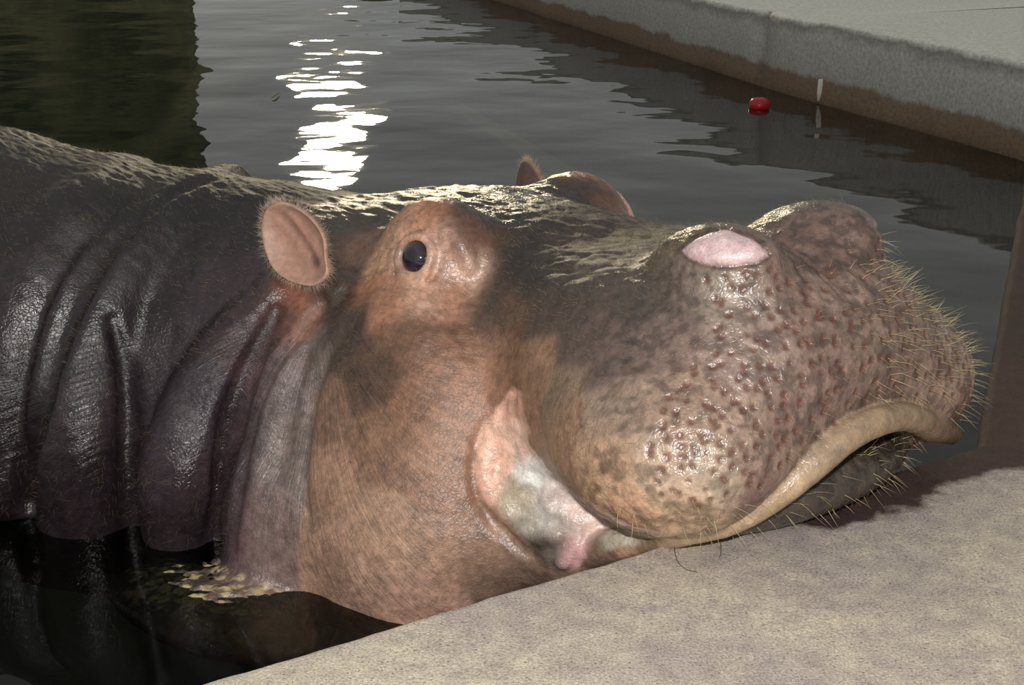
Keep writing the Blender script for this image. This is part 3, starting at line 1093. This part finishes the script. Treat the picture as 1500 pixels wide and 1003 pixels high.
mm1 = nd(nt, 'ShaderNodeMath', operation='MULTIPLY')
nt.links.new(r1.outputs[0], mm1.inputs[0])
nt.links.new(mj.outputs[0], mm1.inputs[1])
sc = nd(nt, 'ShaderNodeVectorMath', operation='SCALE')
nt.links.new(pig.outputs['Color'], sc.inputs[0])
nt.links.new(mm1.outputs[0], sc.inputs['Scale'])
nt.links.new(sc.outputs[0], b.inputs['Base Color'])
rr = nd(nt, 'ShaderNodeMath', operation='MULTIPLY_ADD')
rr.inputs[1].default_value = 0.22
nt.links.new(n1.outputs['Fac'], rr.inputs[0])
rs = nd(nt, 'ShaderNodeMath', operation='SUBTRACT')
rs.inputs[1].default_value = 0.11
nt.links.new(rga.outputs['Fac'], rs.inputs[0])
nt.links.new(rs.outputs[0], rr.inputs[2])
nt.links.new(rr.outputs[0], b.inputs['Roughness'])
hs = nd(nt, 'ShaderNodeMath', operation='MULTIPLY_ADD')
hs.inputs[1].default_value = 0.45
nt.links.new(n2.outputs['Fac'], hs.inputs[0])
vm = nd(nt, 'ShaderNodeMath', operation='MULTIPLY')
vm.inputs[1].default_value = 0.9
vmn = nd(nt, 'ShaderNodeMath', operation='MINIMUM')
vmn.inputs[1].default_value = 0.16
nt.links.new(vo.outputs['Distance'], vmn.inputs[0])
nt.links.new(vmn.outputs[0], vm.inputs[0])
nt.links.new(vm.outputs[0], hs.inputs[2])
h3 = nd(nt, 'ShaderNodeMath', operation='MULTIPLY')
nt.links.new(n3.outputs['Fac'], h3.inputs[0])
nt.links.new(joa.outputs['Fac'], h3.inputs[1])
h4 = nd(nt, 'ShaderNodeMath', operation='MULTIPLY_ADD')
h4.inputs[1].default_value = 1.6
nt.links.new(h3.outputs[0], h4.inputs[0])
nt.links.new(hs.outputs[0], h4.inputs[2])
bp = nd(nt, 'ShaderNodeBump', i_Strength=0.75, i_Distance=0.0022)
nt.links.new(h4.outputs[0], bp.inputs['Height'])
nt.links.new(bp.outputs[0], b.inputs['Normal'])
b.inputs['Specular IOR Level'].default_value = 0.7
b.inputs['Subsurface Weight'].default_value = 0.08
b.inputs['Subsurface Radius'].default_value = (0.010, 0.004, 0.002)
b.inputs['Subsurface Scale'].default_value = 0.5

body = np_mesh('body', VD, Q, mh, hippo)


def attr(o, name, kind, data):
    at = o.data.attributes.new(name, kind, 'POINT')
    fld = {'FLOAT': 'value', 'FLOAT_VECTOR': 'vector', 'FLOAT_COLOR': 'color'}[kind]
    at.data.foreach_set(fld, np.ascontiguousarray(data, np.float32).ravel())


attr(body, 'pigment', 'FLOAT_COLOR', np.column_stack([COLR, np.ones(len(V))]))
attr(body, 'gloss', 'FLOAT', ROUGH)
attr(body, 'wrinkle', 'FLOAT_VECTOR', WR)
attr(body, 'folded', 'FLOAT', jow)

# ------------------------------------------------------------------ eyes
me_, nt, b, out = new_mat('hippo_eye')
at = nd(nt, 'ShaderNodeAttribute', attribute_name='ringpos')
rp = nd(nt, 'ShaderNodeValToRGB')
e = rp.color_ramp.elements
e[0].position = 0.0
e[0].color = (*srgb(20, 16, 22), 1)
e[1].position = 1.0
e[1].color = (*srgb(120, 84, 74), 1)
for pos, c in ((0.30, (34, 27, 36)), (0.42, (56, 45, 58)), (0.58, (46, 37, 48)), (0.70, (30, 22, 28)), (0.84, (60, 40, 38))):
    q = e.new(pos)
    q.color = (*srgb(*c), 1)
nt.links.new(at.outputs['Fac'], rp.inputs['Fac'])
nt.links.new(rp.outputs[0], b.inputs['Base Color'])
b.inputs['Roughness'].default_value = 0.08
b.inputs['Coat Weight'].default_value = 1.0
b.inputs['Coat Roughness'].default_value = 0.03
for cb, n0, t1, t2 in eyes:
    verts, faces, rp_ = [], [], []
    nu, nv = 32, 20
    for j in range(nv + 1):
        ph = math.pi * j / nv
        bul = 1.0 + 0.05 * max(0.0, math.cos(ph)) ** 6         # cornea
        for i in range(nu):
            a = 2 * math.pi * i / nu
            verts.append(cb + EYE_R * bul * (n0 * math.cos(ph) + (t1 * math.cos(a) + t2 * math.sin(a)) * math.sin(ph)))
            rp_.append(min(1.0, ph / 1.15))
    for j in range(nv):
        for i in range(nu):
            faces.append((j * nu + i, (j + 1) * nu + i, (j + 1) * nu + (i + 1) % nu, j * nu + (i + 1) % nu))
    o = obj('eye', verts, faces, me_, hippo)
    attr(o, 'ringpos', 'FLOAT', rp_)
    o['label'] = 'glossy dark eye'

# ------------------------------------------------------------------ ears
mear, nt, b, out = new_mat('ear_skin')
at = nd(nt, 'ShaderNodeAttribute', attribute_name='pigment')
tc = nd(nt, 'ShaderNodeTexCoord')
n1 = nd(nt, 'ShaderNodeTexNoise', i_Scale=90.0, i_Detail=5.0, i_Roughness=0.7)
nt.links.new(tc.outputs['Object'], n1.inputs['Vector'])
r1 = nd(nt, 'ShaderNodeMapRange')
r1.inputs['From Min'].default_value = 0.3
r1.inputs['From Max'].default_value = 0.7
r1.inputs['To Min'].default_value = 0.75
r1.inputs['To Max'].default_value = 1.2
nt.links.new(n1.outputs['Fac'], r1.inputs['Value'])
sc = nd(nt, 'ShaderNodeVectorMath', operation='SCALE')
nt.links.new(at.outputs['Color'], sc.inputs[0])
nt.links.new(r1.outputs[0], sc.inputs['Scale'])
nt.links.new(sc.outputs[0], b.inputs['Base Color'])
b.inputs['Roughness'].default_value = 0.5
b.inputs['Subsurface Weight'].default_value = 0.25
b.inputs['Subsurface Radius'].default_value = (0.012, 0.004, 0.002)
b.inputs['Subsurface Scale'].default_value = 0.6
bp = nd(nt, 'ShaderNodeBump', i_Strength=0.5, i_Distance=0.002)
nt.links.new(n1.outputs['Fac'], bp.inputs['Height'])
nt.links.new(bp.outputs[0], b.inputs['Normal'])

EAR_PX = [(381, 335), (385, 312), (396, 299), (412, 295), (438, 305), (460, 324), (474, 348), (477, 378), (478, 405), (456, 420), (424, 413), (400, 396), (386, 366)]
ear_c = raycast([(474, 412)])[0]
ear_n = -0.62 * HL + 0.50 * np.array([0.12, -0.95, 0.28]) - 0.10 * HF
ear_n /= np.linalg.norm(ear_n)
ear_o = ear_c - HL * 0.014 - HF * 0.004


def on_ear_plane(x, y):
    d = ray(x, y)
    return CAM + d * (((ear_o - CAM) @ ear_n) / (d @ ear_n))


def build_ear(mirror):
    out3, _ = spline([on_ear_plane(*q) for q in EAR_PX + EAR_PX[:1]], [0] * 14, 5)
    out3 = out3[:-1]
    c = on_ear_plane(436, 362)
    n = len(out3)
    rings = [(0.05, 0), (0.15, 0), (0.25, 0), (0.35, 0), (0.45, 0), (0.55, 0), (0.65, 0), (0.75, 0), (0.84, 0), (0.91, 0), (0.96, 0), (1.0, 0.5), (0.97, 1), (0.85, 1), (0.65, 1), (0.4, 1), (0.06, 1)]
    verts, faces, cols = [], [], []
    inner, rimc, dark, back = srgb(176, 134, 116), srgb(186, 150, 132), srgb(80, 56, 50), srgb(98, 74, 68)
    for r, side in rings:
        for i, q in enumerate(out3):
            a = 2 * math.pi * i / n
            dep = -0.024 * (1 - r ** 2.6)
            w_ = c + (q - c) * r
            rid = (w_ - c) @ HF * 0.8 + (w_ - c) @ HU * 0.55
            dep += 0.0045 * math.exp(-((rid - 0.010) / 0.006) ** 2) * (1 - r ** 4) + 0.0035 * math.exp(-((rid + 0.012) / 0.007) ** 2) * (1 - r ** 4)
            if side == 1:
                dep -= 0.009 + 0.012 * (1 - r)
            elif side == 0.5:
                dep -= 0.004
            else:
                dep += 0.003 * math.exp(-((r - 0.93) / 0.06) ** 2)
            v = c + (q - c) * r + ear_n * dep
            hole = math.exp(-(np.linalg.norm(c + (q - c) * r - on_ear_plane(452, 385)) / 0.010) ** 2)
            col = inner * (1 - r ** 3) + rimc * r ** 3
            col = col * (1 - 0.8 * hole) + dark * 0.8 * hole
            col = col * (1 - 0.25 * math.exp(-((rid + 0.001) / 0.005) ** 2) * (1 - r ** 4))
            if side == 1:
                col = back
            if mirror:
                la = to_local(v)
                v = H(la[0] - 0.09, -la[1] - 0.01, la[2] - 0.012)
            verts.append(v)
            cols.append((*col, 1))
    m = len(rings)
    for j in range(m - 1):
        for i in range(n):
            f = (j * n + i, j * n + (i + 1) % n, (j + 1) * n + (i + 1) % n, (j + 1) * n + i)
            faces.append(f[::-1] if not mirror else f)
    f0, f1 = tuple(range(n)), tuple(range((m - 1) * n, m * n))
    faces.append(f0 if not mirror else f0[::-1])
    faces.append(f1[::-1] if not mirror else f1)
    o = obj('ear', verts, faces, mear, hippo)
    attr(o, 'pigment', 'FLOAT_COLOR', cols)
    k = 11 * n
    tips = [(np.array(verts[k + i]), (np.array(verts[k + i]) - np.mean(np.array(verts[k:k + n]), 0))) for i in range(n)]
    return o, tips


ear_near, tips_near = build_ear(False)
ear_far, tips_far = build_ear(True)
ear_near['label'] = 'rounded pinkish brown ear cupped towards the deck'
ear_far['label'] = 'reddish ear on the water side of the head'

# ------------------------------------------------------------------ hair
def hair_mat(name, c, rough=0.5):
    m, nt, b, out = new_mat(name)
    inf = nd(nt, 'ShaderNodeTexNoise', i_Scale=40.0)
    tcc = nd(nt, 'ShaderNodeTexCoord')
    nt.links.new(tcc.outputs['Object'], inf.inputs['Vector'])
    rp = nd(nt, 'ShaderNodeValToRGB')
    rp.color_ramp.elements[0].position = 0.35
    rp.color_ramp.elements[0].color = (*(np.array(c) * 0.6), 1)
    rp.color_ramp.elements[1].position = 0.65
    rp.color_ramp.elements[1].color = (*c, 1)
    nt.links.new(inf.outputs['Fac'], rp.inputs['Fac'])
    nt.links.new(rp.outputs[0], b.inputs['Base Color'])
    b.inputs['Roughness'].default_value = rough
    return m


def strands(name, roots, dirs, lens, r0, bend, mat, parent, segs=3):
    """tapered three-sided hairs in one mesh"""
    roots, dirs, bend = np.array(roots), np.array(dirs), np.array(bend)
    dirs = dirs / (np.linalg.norm(dirs, axis=1, keepdims=True) + 1e-9)
    lens = np.array(lens).reshape(-1, 1)
    n = len(roots)
    s1 = np.cross(dirs, np.array([0.31, 0.52, 0.79]))
    s1 /= np.linalg.norm(s1, axis=1, keepdims=True) + 1e-9
    s2 = np.cross(dirs, s1)
    r0 = np.broadcast_to(np.array(r0, float).reshape(-1, 1), (n, 1))
    Vs = []
    for j in range(segs + 1):
        t = j / segs
        c = roots + dirs * lens * t + bend * lens * t * t
        rr_ = r0 * (1 - 0.85 * t)
        for k in range(3):
            a = 2 * math.pi * k / 3
            Vs.append(c + (s1 * math.cos(a) + s2 * math.sin(a)) * rr_)
    Vs = np.stack(Vs, 1)                       # n, 3*(segs+1), 3
    per = 3 * (segs + 1)
    base = (np.arange(n) * per)[:, None]
    qs = []
    for j in range(segs):
        for k in range(3):
            qs.append(base + np.array([[j * 3 + k, j * 3 + (k + 1) % 3, (j + 1) * 3 + (k + 1) % 3, (j + 1) * 3 + k]]))
    Qs = np.concatenate(qs)
    o = np_mesh(name, Vs.reshape(-1, 3), Qs, mat, parent)
    o['kind'] = 'stuff'
    return o


vis = ((CAM - VD) * N0).sum(1) / np.linalg.norm(CAM - VD, axis=1)
# pale bristles on muzzle and chin
pm = np.array([H(a, -b2, c) for a, b2, c in to_local(pit3)])
roots = np.concatenate([pit3, pm])
gn = grad(roots.astype(np.float32), 0.006).astype(float)
rr_ = rng.random(len(roots))
lf = to_local(roots)
front = sstep(0.50, 0.60, lf[:, 0])
le = 0.004 + 0.004 * rr_ + front * (0.004 + 0.006 * rr_) * (lf[:, 1] < 0) + front * (0.010 + 0.012 * rr_) * (lf[:, 1] >= 0)
dirs = gn + HF * 0.35 + np.array([0, 0, -0.25]) + rng.normal(0, 0.2, gn.shape)
R_, D_, L_, W_ = [roots], [dirs], [le], [np.where(lf[:, 1] < 0, 0.00026, 0.00042)]
fm = np.flatnonzero((LV[:, 0] > 0.50) & (LV[:, 1] > 0.02) & (LV[:, 2] < -0.03) & (LV[:, 2] > -0.30) & (ml < 0.1))
pk = rng.choice(fm, 150, replace=False)
R_.append(V[pk])
D_.append(N0[pk] + HF * 0.4 + np.array([0, 0, 0.12]) + rng.normal(0, 0.22, (150, 3)))
L_.append(0.014 + 0.018 * rng.random(150))
W_.append(np.full(150, 0.00045))
cm_ = np.flatnonzero((LV[:, 0] > 0.44) & (LV[:, 2] < -0.25) & (V[:, 2] > LED + 0.004) & (ml < 0.5) & (vis > -0.2) & (N0 @ HF > 0.1) & (mm < 0.1) & (LV[:, 2] < -0.262))
pk = rng.choice(cm_, min(len(cm_), 110), replace=False)
R_.append(V[pk])
D_.append(N0[pk] * 0.9 + HF * 0.5 - HU * 0.25 + HL * 0.2 + rng.normal(0, 0.25, (len(pk), 3)))
L_.append(0.014 + 0.016 * rng.random(len(pk)))
W_.append(np.full(len(pk), 0.00045))
roots, dirs, le, wd = np.concatenate(R_), np.concatenate(D_), np.concatenate(L_), np.concatenate(W_)
keep = (roots + dirs / np.linalg.norm(dirs, axis=1, keepdims=True) * le[:, None])[:, 2] > LED + 0.002
bend = rng.normal(0, 0.12, dirs.shape) + np.array([0, 0, -0.15])
o = strands('bristles', roots[keep], dirs[keep], le[keep], wd[keep], bend[keep], hair_mat('bristle_hair', srgb(214, 198, 150)), hippo)
o['label'] = 'pale stiff bristles on muzzle and chin'
# fuzz on the crest, sparse hair elsewhere
pt = np.flatnonzero((N0[:, 2] > 0.35) & (mn < 0.1) & (ml < 0.1) & (V[:, 2] > 0.15))
pk = rng.choice(pt, 15000)
nb_ = 5000
po = np.flatnonzero((N0[:, 2] <= 0.5) & (vis > 0.05) & (mm < 0.1) & (ml < 0.1) & (mn < 0.1) & (V[:, 2] > WAT + 0.02))
pk2 = rng.choice(po, nb_)
roots = np.concatenate([V[pk], V[pk2]])
nn = np.concatenate([N0[pk], N0[pk2]])
dirs = nn * np.concatenate([np.full(len(pk), 0.55), np.full(nb_, 0.22)])[:, None] - HF + rng.normal(0, 0.38, roots.shape)
dirs[len(pk):] += np.array([0, 0, -0.6]) + rng.normal(0, 0.3, (nb_, 3))
dn_ = (dirs * nn).sum(1)
dirs += nn * np.maximum(0.12 - dn_, 0)[:, None]
le = np.concatenate([0.004 + 0.009 * rng.random(len(pk)), 0.008 + 0.012 * rng.random(nb_)])
o = strands('fuzz', roots, dirs, le, np.concatenate([np.full(len(pk), 0.00028), np.full(nb_, 0.00019)]), rng.normal(0, 0.16, dirs.shape), hair_mat('fuzz_hair', srgb(140, 120, 90)), hippo, segs=2)
o['label'] = 'short brown fuzz on the skin'
# fringe round the ears
for ear_o_, tips in ((ear_near, tips_near), (ear_far, tips_far)):
    R_, D_ = [], []
    for q, d in tips:
        for _ in range(14):
            R_.append(q + rng.normal(0, 0.002, 3))
            D_.append(d / np.linalg.norm(d) + rng.normal(0, 0.35, 3))
    fr_ = strands('fringe', R_, D_, 0.005 + 0.010 * rng.random(len(R_)), 0.00032, rng.normal(0, 0.15, (len(R_), 3)), hair_mat('fringe_hair', srgb(208, 182, 156)), ear_o_, segs=2)

# ------------------------------------------------------------------ small things in the pool
mapl, nt, b, out = new_mat('apple_skin')
nz = nd(nt, 'ShaderNodeTexNoise', i_Scale=30.0)
rp = nd(nt, 'ShaderNodeValToRGB')
rp.color_ramp.elements[0].color = (*srgb(150, 14, 24), 1)
rp.color_ramp.elements[1].color = (*srgb(205, 40, 46), 1)
nt.links.new(nz.outputs['Fac'], rp.inputs['Fac'])
nt.links.new(rp.outputs[0], b.inputs['Base Color'])
b.inputs['Roughness'].default_value = 0.35
ac = G(1112, 158, WAT)
verts, faces = [], []
nu, nv = 24, 14
for j in range(nv + 1):
    ph = math.pi * j / nv
    r = 0.044 * math.sin(ph) * (1 + 0.10 * math.cos(ph))
    z = 0.038 * math.cos(ph) - 0.014 * math.exp(-(math.sin(ph) / 0.28) ** 2) * (1 if ph < 1.57 else -0.6)
    for i in range(nu):
        a = 2 * math.pi * i / nu
        verts.append((ac[0] + r * math.cos(a), ac[1] + r * math.sin(a), ac[2] + 0.010 + z))
for j in range(nv):
    for i in range(nu):
        faces.append((j * nu + i, (j + 1) * nu + i, (j + 1) * nu + (i + 1) % nu, j * nu + (i + 1) % nu))
o = obj('apple', verts, faces, mapl)
tag(o, 'small red round fruit floating in the water near the kerb', 'fruit')

# a few long chin hairs lying on the deck
hm = hair_mat('chin_hair', srgb(92, 76, 54))
for k, px in enumerate(([(984, 792), (990, 815), (1003, 832), (1022, 838)], [(1052, 785), (1056, 805), (1054, 816)])):
    pts = [G(x, y, LED + 0.004) for x, y in px]
    pts[0] = pts[0] + np.array([0, 0, 0.02])
    p_, _ = spline(pts, [0] * len(pts), 6)
    vs, fs = [], []
    for i, q in enumerate(p_):
        r = 0.0007 * (1 - 0.7 * i / len(p_))
        for a in range(4):
            vs.append(q + r * np.array([math.cos(a * 1.57), 0.3 * math.sin(a * 1.57), math.sin(a * 1.57)]))
    for i in range(len(p_) - 1):
        for a in range(4):
            fs.append((i * 4 + a, i * 4 + (a + 1) % 4, i * 4 + 4 + (a + 1) % 4, i * 4 + 4 + a))
    o = obj('chin_hair', vs, fs, hm, hippo)

# straw fleck on the water
mst, nt, b, out = new_mat('straw')
nzz = nd(nt, 'ShaderNodeTexNoise', i_Scale=200.0)
rp = nd(nt, 'ShaderNodeValToRGB')
rp.color_ramp.elements[0].color = (*srgb(120, 104, 70), 1)
rp.color_ramp.elements[1].color = (*srgb(200, 186, 140), 1)
nt.links.new(nzz.outputs['Fac'], rp.inputs['Fac'])
nt.links.new(rp.outputs[0], b.inputs['Base Color'])
p_, _ = spline([G(398, 146, WAT) + np.array([0, 0, .006]), G(403, 143, WAT) + np.array([0, 0, .012]), G(411, 138, WAT) + np.array([0, 0, .008])], [0, 0, 0], 5)
vs, fs = [], []
for i, q in enumerate(p_):
    t = i / (len(p_) - 1)
    r = 0.007 * math.sin(math.pi * (0.12 + 0.8 * t))
    for a in range(6):
        vs.append(q + r * np.array([0.3 * math.cos(a * 1.047), math.cos(a * 1.047), 0.6 * math.sin(a * 1.047)]))
for i in range(len(p_) - 1):
    for a in range(6):
        fs.append((i * 6 + a, i * 6 + (a + 1) % 6, i * 6 + 6 + (a + 1) % 6, i * 6 + 6 + a))
fs += [tuple(range(6))[::-1], tuple(range(len(vs) - 6, len(vs)))]
o = obj('straw_fleck', vs, fs, mst)
tag(o, 'tiny pale straw fleck floating on the rippled water beside the bright reflection', 'straw')
